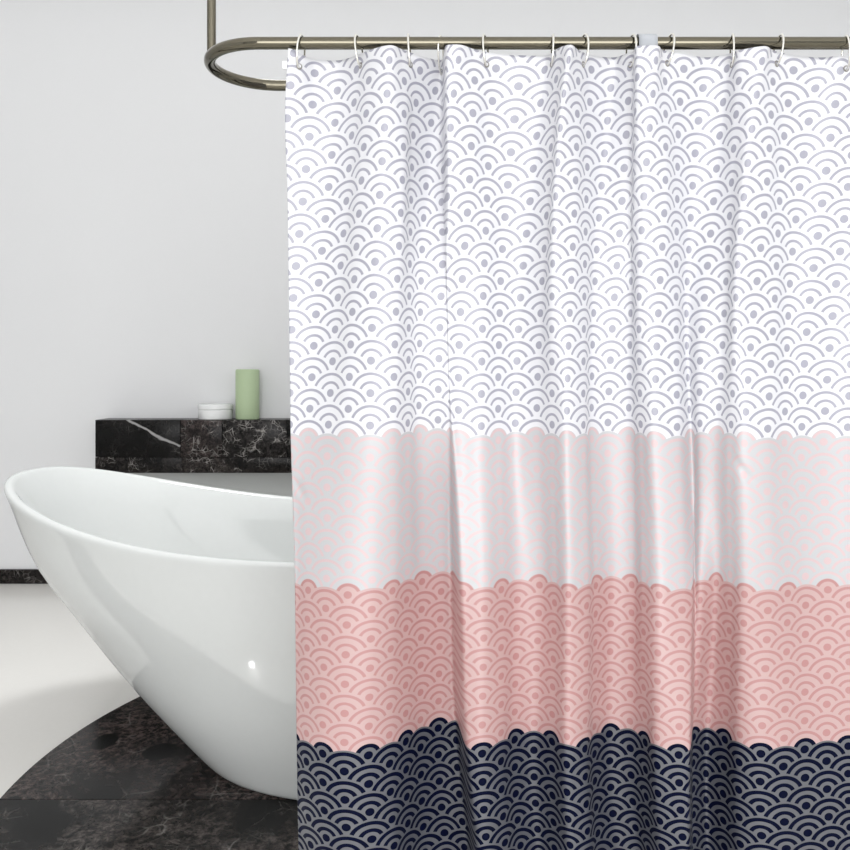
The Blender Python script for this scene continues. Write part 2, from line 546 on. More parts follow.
# ------------------------------------------------------------------ shower curtain: printed satin
# dots of the print, column by column: row number and place in the picture (four zoomed views side by side, 5.986:1)
SCL = 850 / 142.0
VX = [282, 424, 566, 708]
VY = {'A': 30, 'B': 170, 'C': 300, 'P': 430, 'K': 560, 'N': 708}
DOTS = {
-1: "A0 -11.5 75 138 -10.5 48 330 -9.5 28 530",
0: "A0 -11 195 262 -10 188 443 -9 162 640 -8 143 832 B0 -7 125 190 -6 103 383 -5 82 575 -4 65 765 C0 -3 55 178 -2 50 365 0 42 745 P0 2 50 345 4 62 715 K0 6 68 248 8 66 592 N0 11 62 205 13 68 532 14 78 695",
1: "A0 -10.5 332 365 -9.5 320 555 -8.5 298 750 B0 -7.5 280 102 -6.5 260 293 -5.5 240 483 -4.5 218 675 C0 -3.5 203 87 -2.5 190 272 -1.5 180 462 -.5 168 650 P0 .5 150 60 1.5 155 240 2.5 155 430 3.5 158 610 4.5 165 783 K0 5.5 155 180 6.5 152 355 7.5 150 525 8.5 148 697 N0 10.5 148 150 11.5 145 320 12.5 147 488 13.5 156 655 14.5 175 822",
2: "A0 -11 447 235 -10 433 437 -9 418 633 -8 403 828 B0 -7 387 187 -6 370 380 -5 352 572 -4 337 762 C0 -3 318 177 -2 303 367 -1 290 555 0 278 745 P0 1 268 157 2 270 345 3 272 525 4 273 708 K0 6 262 290 7 256 465 8 250 643 9 246 815 N0 10 244 97 11 243 273 12 243 445 13 250 612 14 267 780",
3: "A0 -10.5 519 300 -9.5 502 502 -8.5 490 700 B0 -7.5 476 65 -6.5 460 262 -5.5 445 460 -4.5 432 653 C0 -3.5 421 70 -2.5 411 266 -1.5 403 460 -.5 397 652 P0 .5 390 62 1.5 392 255 2.5 398 445 3.5 403 625 4.5 400 805 K0 5.5 393 210 6.5 388 388 7.5 380 568 8.5 375 743 N0 9.5 375 32 10.5 373 205 11.5 371 380 12.5 374 550 13.5 384 718",
4: "A0 -11 643 177 -10 630 382 -9 613 585 -8 598 787 B0 -7 586 148 -6 570 350 -5 555 548 -4 546 747 C0 -3 538 167 -2 532 362 -1 528 557 0 528 752 P0 1 525 165 2 530 355 3 540 540 4 545 715 K0 6 537 297 7 532 470 8 527 648 9 522 822 N0 10 520 105 11 516 285 12 516 455 13 524 622 14 540 788",
5: "A0 -10.5 732 305 -9.5 732 505 -8.5 730 700 B0 -7.5 722 60 -6.5 713 255 -5.5 701 455 -4.5 690 650 C0 -3.5 683 70 -2.5 675 265 -1.5 670 460 -.5 667 655 P0 .5 660 60 1.5 663 250 2.5 660 440 3.5 663 620 4.5 668 790 K0 5.5 660 180 6.5 657 358 7.5 650 535 8.5 645 700 N0 10.5 640 160 11.5 642 333 12.5 648 503 13.5 657 667 14.5 673 825",
6: "A0 -11 825 243 -10 797 437 -9 782 632 -8 775 822 B0 -7 771 180 -6 767 370 -5 765 562 -4 760 755 C0 -3 758 165 -2 757 358 -1 754 548 0 752 738 P0 1 750 140 2 752 328 3 750 505 4 757 680 K0 6 743 235 7 740 408 8 738 580 9 738 750 N0 10 740 30 11 740 200 12 742 368 13 745 533 14 752 690",
7: "A1 -10.5 67 365 -9.5 40 560 -8.5 22 745 B1 -7.5 15 98 B0 -6.5 842 287 -5.5 838 477 -4.5 830 663 C0 -3.5 828 72 -2.5 822 260 -1.5 818 448 -.5 816 630 P0 .5 820 38 1.5 825 215 2.5 830 395 3.5 835 570 4.5 838 745 K0 5.5 838 125 6.5 835 295 7.5 830 463 8.5 828 628 9.5 828 795 N0 10.5 826 65 11.5 827 237 12.5 829 402 13.5 834 555 14.5 844 710",
8: "A1 -11 205 175 -10 172 382 -9 155 585 -8 145 790 B1 -7 136 155 -6 125 370 -5 110 570 -4 100 757 C1 -3 96 165 -2 88 350 -1 85 535 0 85 717 P1 1 78 120 2 95 290 3 102 465 4 107 630 5 107 800 K1 6 103 188 7 97 352 8 92 518 9 90 680 10 87 845 N1 11 83 120 12 84 278 13 88 437 14 102 593 15 127 745",
9: "A1 -10.5 303 302 -9.5 292 497 -8.5 284 695 B1 -7.5 274 55 -6.5 262 255 -5.5 242 453 -4.5 228 652 C1 -3.5 217 72 -2.5 209 268 -1.5 204 465 -.5 205 660 P1 .5 205 70 1.5 208 260 2.5 214 445 3.5 222 630 4.5 230 800 K1 5.5 232 200 6.5 230 372 7.5 228 545 8.5 218 700 N1 10.5 222 188 11.5 222 352 12.5 230 520 13.5 244 688 14.5 262 848",
10: "A1 -11 430 230 -10 406 428 -9 391 622 -8 384 815 B1 -7 376 170 -6 370 362 -5 361 558 -4 354 752 C1 -3 350 172 -2 345 368 -1 344 562 0 343 757 P1 1 343 165 2 347 358 3 357 535 4 368 705 K1 6 362 293 7 360 467 8 354 642 9 352 815 N1 10 348 100 11 347 275 12 349 442 13 356 609 14 372 773",
11: "A1 -10.5 565 335 -9.5 540 538 -8.5 519 733 B1 -7.5 500 90 -6.5 484 282 -5.5 466 472 -4.5 456 665 C1 -3.5 452 77 -2.5 447 268 -1.5 443 462 -.5 442 652 P1 .5 443 60 1.5 448 248 2.5 456 430 3.5 460 608 4.5 463 782 K1 5.5 463 175 6.5 459 352 7.5 460 525 8.5 463 695 N1 10.5 461 145 11.5 460 318 12.5 463 487 13.5 472 650 14.5 486 805",
12: "A1 -11 724 237 -10 698 438 -9 675 636 -8 655 830 B1 -7 636 188 -6 614 382 -5 592 573 -4 576 763 C1 -3 563 175 -2 555 365 -1 549 552 0 546 738 P1 1 541 140 2 549 325 3 555 503 4 563 675 K1 6 557 238 7 553 408 8 548 577 9 543 742 N1 10 540 22 11 540 190 12 540 355 13 544 512 14 555 670 15 580 822",
13: "A1 -10.5 792 290 -9.5 775 500 -8.5 762 700 B1 -7.5 747 75 -6.5 736 275 -5.5 721 472 -4.5 708 665 C1 -3.5 699 78 -2.5 689 270 -1.5 681 460 -.5 677 648 P1 .5 672 52 1.5 676 232 2.5 684 418 3.5 692 590 4.5 695 757 K1 5.5 695 150 6.5 687 318 7.5 681 483 8.5 673 648 9.5 667 812 N1 10.5 660 90 11.5 657 252 12.5 658 411 13.5 665 568 14.5 683 725",
14: "A2 -11 15 175 A1 -10 833 380 -9 813 588 -8 798 793 B1 -7 787 160 -6 776 362 -5 768 560 -4 764 757 C1 -3 764 175 -2 766 368 -1 767 560 0 768 745 P1 1 768 155 2 770 335 3 775 510 4 780 690 K1 6 785 257 7 779 425 8 776 593 9 771 760 N1 10 768 38 11 768 200 12 768 362 13 770 522 14 776 685",
15: "A2 -10.5 72 305 -9.5 67 502 -8.5 65 700 B2 -7.5 59 62 -6.5 51 260 -5.5 41 460 -4.5 32 657 C2 -3.5 22 77 -2.5 13 273 -1.5 8 470 -.5 5 663 P2 .5 3 75 1.5 5 265 2.5 7 455 3.5 12 635 4.5 15 812 K2 5.5 12 207 6.5 12 380 7.5 11 552 8.5 8 718 N2 10.5 5 170 11.5 2 340 12.5 3 503 13.5 8 668 14.5 25 820",
16: "A2 -11 150 238 -10 140 430 -9 132 630 -8 126 820 B2 -7 120 175 -6 116 368 -5 113 563 -4 109 757 C2 -3 107 172 -2 105 367 -1 103 560 0 105 750 P2 1 105 150 2 108 340 3 113 520 4 119 692 K2 6 125 275 7 123 450 8 120 620 9 118 790 N2 10 115 75 11 113 242 12 115 410 13 122 575 14 130 738",
17: "A2 -10.5 269 347 -9.5 248 545 -8.5 229 740 B2 -7.5 211 95 -6.5 197 287 -5.5 181 477 -4.5 171 665 C2 -3.5 163 77 -2.5 157 267 -1.5 152 457 -.5 150 643 P2 .5 151 55 1.5 158 240 2.5 165 422 3.5 171 600 4.5 176 765 K2 5.5 178 150 6.5 175 322 7.5 174 495 8.5 172 665 N2 10.5 168 110 11.5 166 275 12.5 170 440 13.5 175 590 14.5 190 750",
18: "A2 -11 385 220 -10 374 425 -9 362 630 -8 349 828 B2 -7 336 185 -6 323 381 -5 305 573 -4 290 762 C2 -3 276 172 -2 265 360 -1 254 547 0 251 732 P2 1 242 140 2 256 322 3 263 490 4 268 660 5 272 828 K2 6 270 212 7 265 382 8 263 548 9 258 712 N2 11 257 155 12 258 317 13 264 473 14 276 630 15 302 787",
19: "A2 -10.5 415 290 -9.5 406 490 -8.5 399 695 B2 -7.5 397 70 -6.5 394 275 -5.5 392 470 -4.5 391 665 C2 -3.5 389 78 -2.5 384 270 -1.5 380 458 -.5 378 645 P2 .5 374 50 1.5 378 235 2.5 384 415 3.5 393 590 4.5 398 755 K2 5.5 395 148 6.5 395 318 7.5 393 480 8.5 389 642 9.5 386 800 N2 10.5 382 78 11.5 386 240 12.5 390 400 13.5 398 560 14.5 423 717",
20: "A2 -11 539 180 -10 521 382 -9 500 587 -8 480 790 B2 -7 465 160 -6 451 362 -5 438 560 -4 435 760 C2 -3 435 175 -2 438 367 -1 443 560 0 447 745 P2 1 452 145 2 458 325 3 462 500 4 465 675 K2 6 467 265 7 465 430 8 463 597 9 463 760 N2 10 475 45 11 478 205 12 475 370 13 481 530 14 488 690",
21: "A2 -10.5 591 307 -9.5 597 503 -8.5 598 700 B2 -7.5 597 60 -6.5 591 257 -5.5 577 458 -4.5 562 660 C2 -3.5 552 78 -2.5 541 278 -1.5 535 474 -.5 531 668 P2 .5 523 80 1.5 532 270 2.5 543 465 3.5 550 640 4.5 557 810 K2 5.5 557 210 6.5 552 385 7.5 548 557 8.5 545 725 N2 10.5 543 170 11.5 543 345 12.5 547 512 13.5 558 675 14.5 575 835",
22: "A2 -11 704 232 -10 676 432 -9 667 627 -8 667 820 B2 -7 665 173 -6 661 368 -5 658 562 -4 660 757 C2 -3 660 175 -2 662 372 -1 664 567 0 666 760 P2 1 665 172 2 675 365 3 686 540 4 695 718 K2 6 697 300 7 690 475 8 686 650 9 683 825 N2 10 677 110 11 673 283 12 676 448 13 685 610 14 700 773",
23: "A2 -10.5 819 347 -9.5 790 545 -8.5 770 740 B2 -7.5 755 95 -6.5 746 287 -5.5 735 475 -4.5 721 668 C2 -3.5 717 80 -2.5 721 272 -1.5 728 465 -.5 737 655 P2 .5 746 65 1.5 750 250 2.5 754 430 3.5 757 600 4.5 759 760 K2 5.5 760 170 6.5 755 340 7.5 752 500 8.5 750 670 N2 10.5 745 100 11.5 743 265 12.5 742 430 13.5 744 590 14.5 748 740",
24: "A3 -11 115 228 -10 92 435 -9 70 635 -8 53 830 B3 -7 35 188 -6 17 382 -5 -3 573 B2 -4 827 765 C2 -3 811 177 -2 799 363 -1 796 550 0 801 737 P2 1 805 150 2 808 330 3 808 505 4 810 685 K2 6 803 240 7 796 405 8 790 570 9 780 735 N2 10 768 20 11 760 170 12 758 325 13 758 480 14 760 635",
25: "A3 -10.5 183 302 -9.5 168 505 -8.5 153 712 B3 -7.5 142 75 -6.5 130 277 -5.5 121 473 -4.5 109 668 C3 -3.5 99 80 -2.5 90 270 -1.5 78 457 -.5 67 643 P3 .5 52 40 1.5 51 225 2.5 51 405 3.5 55 580 4.5 57 745 K3 5.5 52 137 6.5 42 303 7.5 32 470 8.5 22 630 9.5 13 793 N3 10.5 -3 75 11.5 -12 233 12.5 -15 390 13.5 -14 548 14.5 -10 705",
26: "A3 -11 324 183 -10 290 388 -9 263 592 -8 236 798 B3 -7 212 163 -6 191 367 -5 173 567 -4 165 765 C3 -3 160 180 -2 153 370 -1 148 562 0 144 745 P3 1 122 150 2 125 335 3 129 510 4 133 690 K3 6 135 260 7 128 422 8 124 588 9 115 750 N3 10 108 30 11 103 187 12 98 350 13 91 513 14 90 675 15 100 830",
27: "A3 -10.5 387 308 -9.5 377 507 -8.5 370 708 B3 -7.5 355 70 -6.5 340 268 -5.5 316 466 -4.5 292 663 C3 -3.5 271 87 -2.5 252 284 -1.5 237 480 -.5 225 670 P3 .5 212 80 1.5 213 265 2.5 215 460 3.5 218 635 4.5 220 805 K3 5.5 218 207 6.5 213 378 7.5 206 548 8.5 200 715 N3 10.5 190 158 11.5 185 325 12.5 181 487 13.5 182 652 14.5 193 817",
28: "A3 -11 510 240 -10 474 441 -9 452 637 -8 437 830 B3 -7 426 185 -6 418 380 -5 410 573 -4 401 770 C3 -3 388 187 -2 377 382 -1 365 577 0 357 770 P3 1 350 185 2 355 370 3 358 550 4 363 725 K3 6 360 303 7 353 477 8 343 650 9 333 822 N3 10 323 105 11 316 275 12 309 440 13 310 602 14 321 765",
29: "A3 -10.5 642 348 -9.5 598 550 -8.5 571 748 B3 -7.5 546 103 -6.5 525 297 -5.5 502 488 -4.5 486 680 C3 -3.5 479 95 -2.5 471 287 -1.5 465 478 -.5 459 668 P3 .5 455 75 1.5 457 265 2.5 461 450 3.5 470 625 4.5 477 800 K3 5.5 478 200 6.5 473 375 7.5 470 550 8.5 466 720 N3 10.5 455 180 11.5 449 350 12.5 447 517 13.5 455 682 14.5 470 843",
30: "A3 -11 792 240 -10 760 447 -9 731 648 -8 707 842 B3 -7 683 201 -6 657 395 -5 630 587 -4 607 778 C3 -3 587 192 -2 574 382 -1 566 570 0 560 760 P3 1 553 165 2 560 350 3 572 528 4 578 702 K3 6 585 268 7 580 445 8 580 618 9 579 790 N3 10 577 75 11 576 247 12 579 417 13 584 585 14 598 750",
31: "A3 -10.5 915 355 -9.5 885 560 -8.5 858 755 B3 -7.5 838 97 -6.5 815 292 -5.5 790 488 -4.5 767 681 C3 -3.5 744 97 -2.5 727 288 -1.5 712 477 -.5 700 665 P3 .5 687 72 1.5 688 250 2.5 697 435 3.5 710 610 4.5 717 782 K3 5.5 718 178 6.5 716 350 7.5 713 520 8.5 712 693 N3 10.5 708 145 11.5 708 318 12.5 710 485 13.5 718 650 14.5 740 815",
32: "A3 -11 1070 245 -10 1040 450 -9 1012 650 -8 988 845 B3 -7 966 205 -6 940 397 -5 912 590 -4 886 780 C3 -3 866 194 -2 853 384 -1 843 573 0 835 765 P3 1 828 165 2 835 350 3 838 530 4 843 710 K3 6 848 265 7 845 440 8 845 608 9 843 780 N3 10 842 60 11 840 228 12 836 395 13 840 550 14 850 715",
}
V0, V1, DV = -11.45, 18.2, 0.125
nv = int(round((V1 - V0) / DV)) + 1
VV = V0 + DV * np.arange(nv)
cols = list(range(-1, 33))
pts = {}
for c in cols:
    cur, a = None, []
    tk = DOTS[c].split()
    i = 0
    while i < len(tk):
        if tk[i][0] in VY:
            cur = tk[i]
            i += 1
        v, px, py = (float(q) for q in tk[i:i + 3])
        i += 3
        a.append((v, VX[int(cur[1])] + px / SCL, VY[cur[0]] + py / SCL))
    pts[c] = np.array(sorted(a))
pts9L = np.array([(9.5, 424 + 205 / SCL, 708 - 145 / SCL), (10.5, 424 + 198 / SCL, 708 + 22 / SCL), (11.5, 424 + 193 / SCL, 708 + 190 / SCL),
                  (12.5, 424 + 200 / SCL, 708 + 355 / SCL), (13.5, 424 + 212 / SCL, 708 + 515 / SCL), (14.5, 424 + 230 / SCL, 708 + 680 / SCL)])
allp = np.vstack([pts[c] for c in cols])
poly = np.polyfit(allp[:, 0], allp[:, 2], 5)
dpoly = np.polyder(poly)


def yref(v):
    v = np.asarray(v, float)
    y = np.polyval(poly, np.clip(v, -11.6, 15))
    return y + np.where(v > 15, (v - 15) * np.polyval(dpoly, 15.0), 0)


def gsm(a, sig):
    if sig <= 0:
        return a
    s = sig / DV
    kk = np.arange(-int(3 * s), int(3 * s) + 1)
    w = np.exp(-.5 * (kk / s) ** 2)
    w /= w.sum()
    pad = len(kk) // 2
    b = np.concatenate([2 * a[0] - a[pad:0:-1], a, 2 * a[-1] - a[-2:-pad - 2:-1]])
    return np.convolve(b, w, 'valid')


XC, YC = {}, {}
for c in cols:
    p = pts[c]
    lo, hi = p[0], p[-1]
    xx = np.interp(VV, p[:, 0], p[:, 1])
    # run the columns on past the first and last dot with their own slope
    sl = (p[1, 1] - p[0, 1]) / (p[1, 0] - p[0, 0])
    xx = np.where(VV < lo[0], lo[1] + sl * (VV - lo[0]), xx)
    if c == -1:
        m = pts[0]
        xx = np.where(VV > hi[0], np.interp(VV, m[:, 0], m[:, 1]) - 23.5, xx)
        yy = yref(VV) + np.interp(VV, p[:, 0], p[:, 2] - yref(p[:, 0]))
    else:
        yy = yref(VV) + np.interp(VV, p[:, 0], p[:, 2] - yref(p[:, 0]))
    e = np.clip(VV - hi[0], 0, None)
    xx = xx + np.where(VV > hi[0], 2.0 * (1 - np.exp(-e)), 0) * (c >= 0)
    XC[c] = gsm(xx, .7)
    YC[c] = yref(VV) + gsm(yy - yref(VV), .9)
XC[-2] = XC[-1] - 23.0
YC[-2] = YC[-1].copy()
for c in range(33, 41):
    XC[c] = XC[c - 1] + 20.5 + 1.8 * math.sin(c * 1.3)
    YC[c] = YC[32].copy()
CC = list(range(-2, 41))


def ss(v, a, b):
    t = np.clip((np.asarray(v, float) - a) / (b - a), 0, 1)
    return t * t * (3 - 2 * t)


def ghost(meas, base, dx, a):
    """cloth that runs on behind a fold: printed column `meas` where it still shows, else the neighbour continued"""
    return ((1 - a) * meas[0] + a * (base[0] + dx), (1 - a) * meas[1] + a * base[1])


G = {c: (XC[c], YC[c]) for c in CC}
top_a = 1 - ss(VV, -6.7, -5.5)                 # the first fold overlaps above, closes, and opens again below
low_a = ss(VV, -2.5, 2)
g8L = ghost(G[8], G[7], 17, top_a)
g9L = ghost(G[9], g8L, 17, np.maximum(top_a, low_a))
n9 = pts9L
x9 = np.interp(VV, n9[:, 0], n9[:, 1])
y9 = yref(VV) + np.interp(VV, n9[:, 0], n9[:, 2] - yref(n9[:, 0]))
w9 = ss(VV, 9.5, 11)
g9L = ((1 - w9) * g9L[0] + w9 * (x9 + np.clip(VV - 14.5, 0, 1) * 2), (1 - w9) * g9L[1] + w9 * y9)
g10L = ghost(G[10], g9L, 14, np.maximum(top_a, low_a))
g8R = ghost(G[8], G[9], -15, low_a)
g7R = ghost(G[7], g8R, -15, np.maximum(top_a, low_a))
g6R = ghost(G[6], g7R, -13, np.maximum(top_a, low_a))
c_a = 1 - ss(VV, -8, -4.5)                   # fold right of the middle, open only at the top
g19L = ghost(G[19], G[18], 20, c_a)
g20L = ghost(G[20], g19L, 18, c_a)
g21L = ghost(G[21], g20L, 16, c_a)
g19R = ghost(G[19], G[20], -18, c_a)
g18R = ghost(G[18], g19R, -16, c_a)
g17R = ghost(G[17], g18R, -14, c_a)
d_a = ss(VV, 2, 7)                           # fold that opens towards the hem
g23L = ghost(G[23], G[22], 18, d_a)
g24L = ghost(G[24], g23L, 14, d_a)
g25L = ghost(G[25], g24L, 12, d_a)
g23R = ghost(G[23], G[24], -12, d_a)
g22R = ghost(G[22], g23R, -12, d_a)
g21R = ghost(G[21], g22R, -12, d_a)
SEGS = [
    [(c, G[c]) for c in range(-2, 8)] + [(8, g8L), (9, g9L), (10, g10L)],
    [(6, g6R), (7, g7R), (8, g8R)] + [(c, G[c]) for c in range(9, 19)] + [(19, g19L), (20, g20L), (21, g21L)],
    [(17, g17R), (18, g18R), (19, g19R)] + [(c, G[c]) for c in range(20, 23)] + [(23, g23L), (24, g24L), (25, g25L)],
    [(21, g21R), (22, g22R), (23, g23R)] + [(c, G[c]) for c in range(24, 41)],
]
# where each fold stands: picture height, place across, width of the turned-in wall
FOLDS = [
    ([30, 140, 240, 370, 440, 540, 620, 700, 745, 800, 850, 980], [443, 443.5, 445.5, 448.5, 450.5, 452.0, 453.5, 454.5, 458.0, 463, 469, 475], [2, 2, 1.5, 1.5, 3, 6, 7.5, 8, 8, 8, 8, 8]),
    ([30, 140, 240, 310, 430, 700, 980], [634, 632.5, 631.5, 632.5, 635, 637.5, 641], [2, 2, 2, 2, 2, 2, 2]),
    ([30, 300, 430, 560, 700, 760, 850, 980], [697, 694, 693.5, 693, 691.5, 690.5, 690.5, 693], [2, 2, 2, 2, 1.2, 1, 1, 1]),
]
flat = [q for sg in SEGS for q in sg]
seg_id = np.array([i for i, sg in enumerate(SEGS) for _ in sg])
cidx = np.array([q[0] for q in flat], float)
X = np.array([q[1][0] for q in flat])
Yp = np.array([q[1][1] for q in flat])
nc = len(flat)

# fold depth: nearer cloth spreads away from eye level, and printed columns crowd where the cloth turns away
D0, WPX = 1.40, 23.0
px_m = D0 / F
yr = yref(VV)
rel = np.zeros_like(Yp)
inner_c = (cidx >= 0) & (cidx <= 32)
for j in range(nv):
    r = Yp[:, j] - yr[j]
    co = np.polyfit(cidx[inner_c], r[inner_c], 1)
    r = r - np.polyval(co, cidx)
    den = yr[j] - CY
    rel[:, j] = D0 * (-r / (den if abs(den) > 60 else math.copysign(60, den)))
rel = np.clip(rel, -.07, .07)


def prof(vlo, vhi):
    s = (VV >= vlo) & (VV <= vhi)
    return rel[:, s].mean(1)


top_p = prof(-11, -8)
low_p = prof(8, 14)
tt = np.clip((VV + 9.5) / 20.5, 0, 1)
blend = top_p[:, None] * (1 - tt) + low_p[:, None] * tt
DEP = np.zeros_like(Yp)
cpl = (np.diff(seg_id) == 0).astype(float)
open_a = (np.maximum(top_a, low_a), c_a, d_a)
ties = []                        # where a fold is closed both families carry the same cloth
for k in range(3):
    for c in set(q[0] for q in SEGS[k]) & set(q[0] for q in SEGS[k + 1]):
        ia = int(np.nonzero((seg_id == k) & (cidx == c))[0][0])
        ib = int(np.nonzero((seg_id == k + 1) & (cidx == c))[0][0])
        ties.append((ia, ib, 4 * (1 - open_a[k])))
for j in range(nv):
    dx = np.diff(X[:, j])
    mag = np.sqrt(np.clip(WPX ** 2 - dx ** 2, 0, None)) * px_m
    db = np.diff(blend[:, j])
    sg = np.tanh(db / .005)
    step = .85 * sg * mag + .25 * db
    wy = .25 + .9 * min(1, abs(yr[j] - CY) / 300) ** 2
    A = np.zeros((nc, nc))
    bb = np.zeros(nc)
    for i in range(nc):
        A[i, i] += .22 * wy
        bb[i] += .22 * wy * blend[i, j]
    for i in range(nc - 1):
        q = cpl[i]
        A[i, i] += q
        A[i + 1, i + 1] += q
        A[i, i + 1] -= q
        A[i + 1, i] -= q
        bb[i + 1] += q * step[i]
        bb[i] -= q * step[i]
    for ia, ib, wt in ties:
        q = wt[j]
        A[ia, ia] += q
        A[ib, ib] += q
        A[ia, ib] -= q
        A[ib, ia] -= q
    DEP[:, j] = np.linalg.solve(A, bb)
for i in range(nc):
    DEP[i] = gsm(DEP[i], 1.5)
DEP -= DEP[inner_c].mean(0)
off = D0 + np.interp(VV, [-11.5, -8, 12], [-.012, .004, .0])
DEP = DEP + off


def cubic(arr, s):
    """Catmull-Rom across the columns of one family; s (m, nv) counts columns from its first"""
    n = arr.shape[0]
    s = np.clip(s, 0, n - 1.001)
    i = np.floor(s).astype(int)
    t = s - i
    g = lambda q: np.take_along_axis(arr, np.clip(q, 0, n - 1), 0)
    p0, p1, p2, p3 = g(i - 1), g(i), g(i + 1), g(i + 2)
    return .5 * (2 * p1 + (p2 - p0) * t + (2 * p0 - 5 * p1 + 4 * p2 - p3) * t ** 2 + (3 * p1 - p0 - 3 * p2 + p3) * t ** 3)


def find_u(k, target, lo=0.0):
    """column number at which family k crosses picture column target(v)"""
    sel = seg_id == k
    n = int(sel.sum())
    ss_ = np.linspace(lo, n - 1.01, 900)[:, None] * np.ones((1, nv))
    xs_ = cubic(X[sel], ss_)
    out = np.zeros(nv)
    for j in range(nv):
        h = np.nonzero(xs_[:, j] >= target[j])[0]
        q = h[0] if len(h) else 899
        if q == 0:
            out[j] = ss_[0, j]
        else:
            a, b = xs_[q - 1, j], xs_[q, j]
            out[j] = ss_[q - 1, j] + (target[j] - a) / max(b - a, 1e-6) * (ss_[q, j] - ss_[q - 1, j])
    return gsm(out, .35)


# left selvedge
ex_y = [45, 85, 118, 147, 180, 310, 430, 500, 570, 640, 708, 800, 850, 980]
ex_x = [288.3, 285.7, 284.7, 285.5, 287.2, 289.0, 290.5, 292.7, 294.8, 295.6, 296.3, 297.6, 298.6, 301]
edge_x = np.interp(yr, ex_y, ex_x)
starts = [find_u(0, edge_x)]
ends = []
for k, (fy, fx, fw) in enumerate(FOLDS):
    fxv, fwv = np.interp(yr, fy, fx), .5 + (np.interp(yr, fy, fw) - .5) * open_a[k]
    ends.append(find_u(k, fxv, 3.0))
    starts.append(find_u(k + 1, fxv + fwv))
ends.append(np.full(nv, SEGS[3].__len__() - 2.0))
PX, PY, PD, UU = [], [], [], []
for k in range(4):
    sel = seg_id == k
    first = SEGS[k][0][0]
    m = (130, 150, 60, 220)[k]
    S = starts[k][None, :] + (ends[k] - starts[k])[None, :] * np.linspace(0, 1, m)[:, None]
    px, py, pd = cubic(X[sel], S), cubic(Yp[sel], S), cubic(DEP[sel], S)
    if k:                        # the turned-in wall of the fold
        t = np.linspace(0, 1, 8)[1:-1, None]
        t = t * t * (3 - 2 * t) * .35 + t * .65
        for arr, new in ((PX, px), (PY, py), (PD, pd), (UU, S + first)):
            arr.append(arr[-1][-1:] * (1 - t) + new[:1] * t)
    PX.append(px)
    PY.append(py)
    PD.append(pd)
    UU.append(S + first)
PX, PY, PD, UU = (np.vstack(q) for q in (PX, PY, PD, UU))
NU = PX.shape[0]
# the cloth turns over in a soft edge where a fold starts and ends
edge0 = 0
for k, m in enumerate((130, 150, 60)):
    mid = edge0 + m + 3
    edge0 += m + 6
    fade = np.clip(1.3 - np.abs(np.arange(NU) - mid) / 14.0, 0, 1)[:, None]
    for arr in (PX, PY, PD):
        for _ in range(7):
            sm = arr.copy()
            sm[1:-1] = .5 * arr[1:-1] + .25 * (arr[2:] + arr[:-2])
            arr += fade * open_a[k][None, :] * (sm - arr)
# the hem is pulled up a little at the free corner
pull = .19 * np.exp(-((PX[:, :1] - 287) / 13.0) ** 2) * np.clip(1 - (VV - V0) / 1.6, 0, 1)[None, :] ** 2
VG = np.repeat(VV[None, :], NU, 0) - pull
for arr in (PX, PY, PD):
    arr -= pull * ((arr[:, 1:2] - arr[:, :1]) / DV)
# two small slanting creases in the pale band
for (x0, y0, x1, y1, w, amp) in ((735, 460, 757, 487, 2.2, .0035), (772, 497, 800, 520, 2.6, .002), (296, 482, 306, 500, 2.5, .003)):
    L = math.hypot(x1 - x0, y1 - y0)
    ux, uy = (x1 - x0) / L, (y1 - y0) / L
    al = (PX - x0) * ux + (PY - y0) * uy
    ac = -(PX - x0) * uy + (PY - y0) * ux
    PD += amp * np.exp(-.5 * (ac / w) ** 2) * np.exp(-.5 * ((al - L / 2) / (L * .38)) ** 2)
RZ = EYE + (CY - 43.2) * D0 / F
RR = .0101
# where the hem rises in front of the rail it hangs clear of the metal
zc = EYE + (CY - PY) * PD / F
gap = RR + .0035
need = np.where(np.abs(zc - RZ) < gap + .002, PD - (D0 - np.sqrt(np.clip(gap ** 2 - np.clip(np.abs(zc - RZ) - .002, 0, None) ** 2, 0, None))), 0)
need = np.clip(need[:, :24], 0, None).max(1)
kk = np.exp(-.5 * (np.arange(-9, 10) / 3.5) ** 2)
wide = np.array([need[max(0, i - 5):i + 6].max() for i in range(NU)])
need = np.convolve(np.pad(wide, 9, mode='edge'), kk / kk.sum(), 'valid')
PD -= need[:, None] * (1 - ss(VV, -10.9, -8.5))[None, :]
print('hem pushed clear of the rail by up to', need.max())
WXc = (PX - CX) * PD / F
WZc = EYE + (CY - PY) * PD / F
verts = np.stack([WXc, PD, WZc], -1).reshape(-1, 3)
faces = []
for i in range(NU - 1):
    b0 = i * nv
    for j in range(nv - 1):
        faces.append((b0 + j, b0 + j + 1, b0 + nv + j + 1, b0 + nv + j))
curtain = thing('shower_curtain', 'shower curtain printed with waves in white, pale pink, coral and navy bands', 'shower curtain', (0.25, D0, .05))
me = bpy.data.meshes.new('fabric_panel')
me.from_pydata(verts.tolist(), [], faces)
ul = me.uv_layers.new(name='print')
li = np.zeros(len(me.loops), dtype=np.int64)
me.loops.foreach_get('vertex_index', li)
uvs = np.stack([UU.reshape(-1), VG.reshape(-1)], -1)[li]
ul.data.foreach_set('uv', uvs.astype(np.float32).reshape(-1))
me.polygons.foreach_set('use_smooth', [True] * len(me.polygons))
me.update()
panel = local(link('fabric_panel', me, M['curtain'], curtain), curtain)
so = panel.modifiers.new('cloth', 'SOLIDIFY')
so.thickness = .0007
so.offset = 0

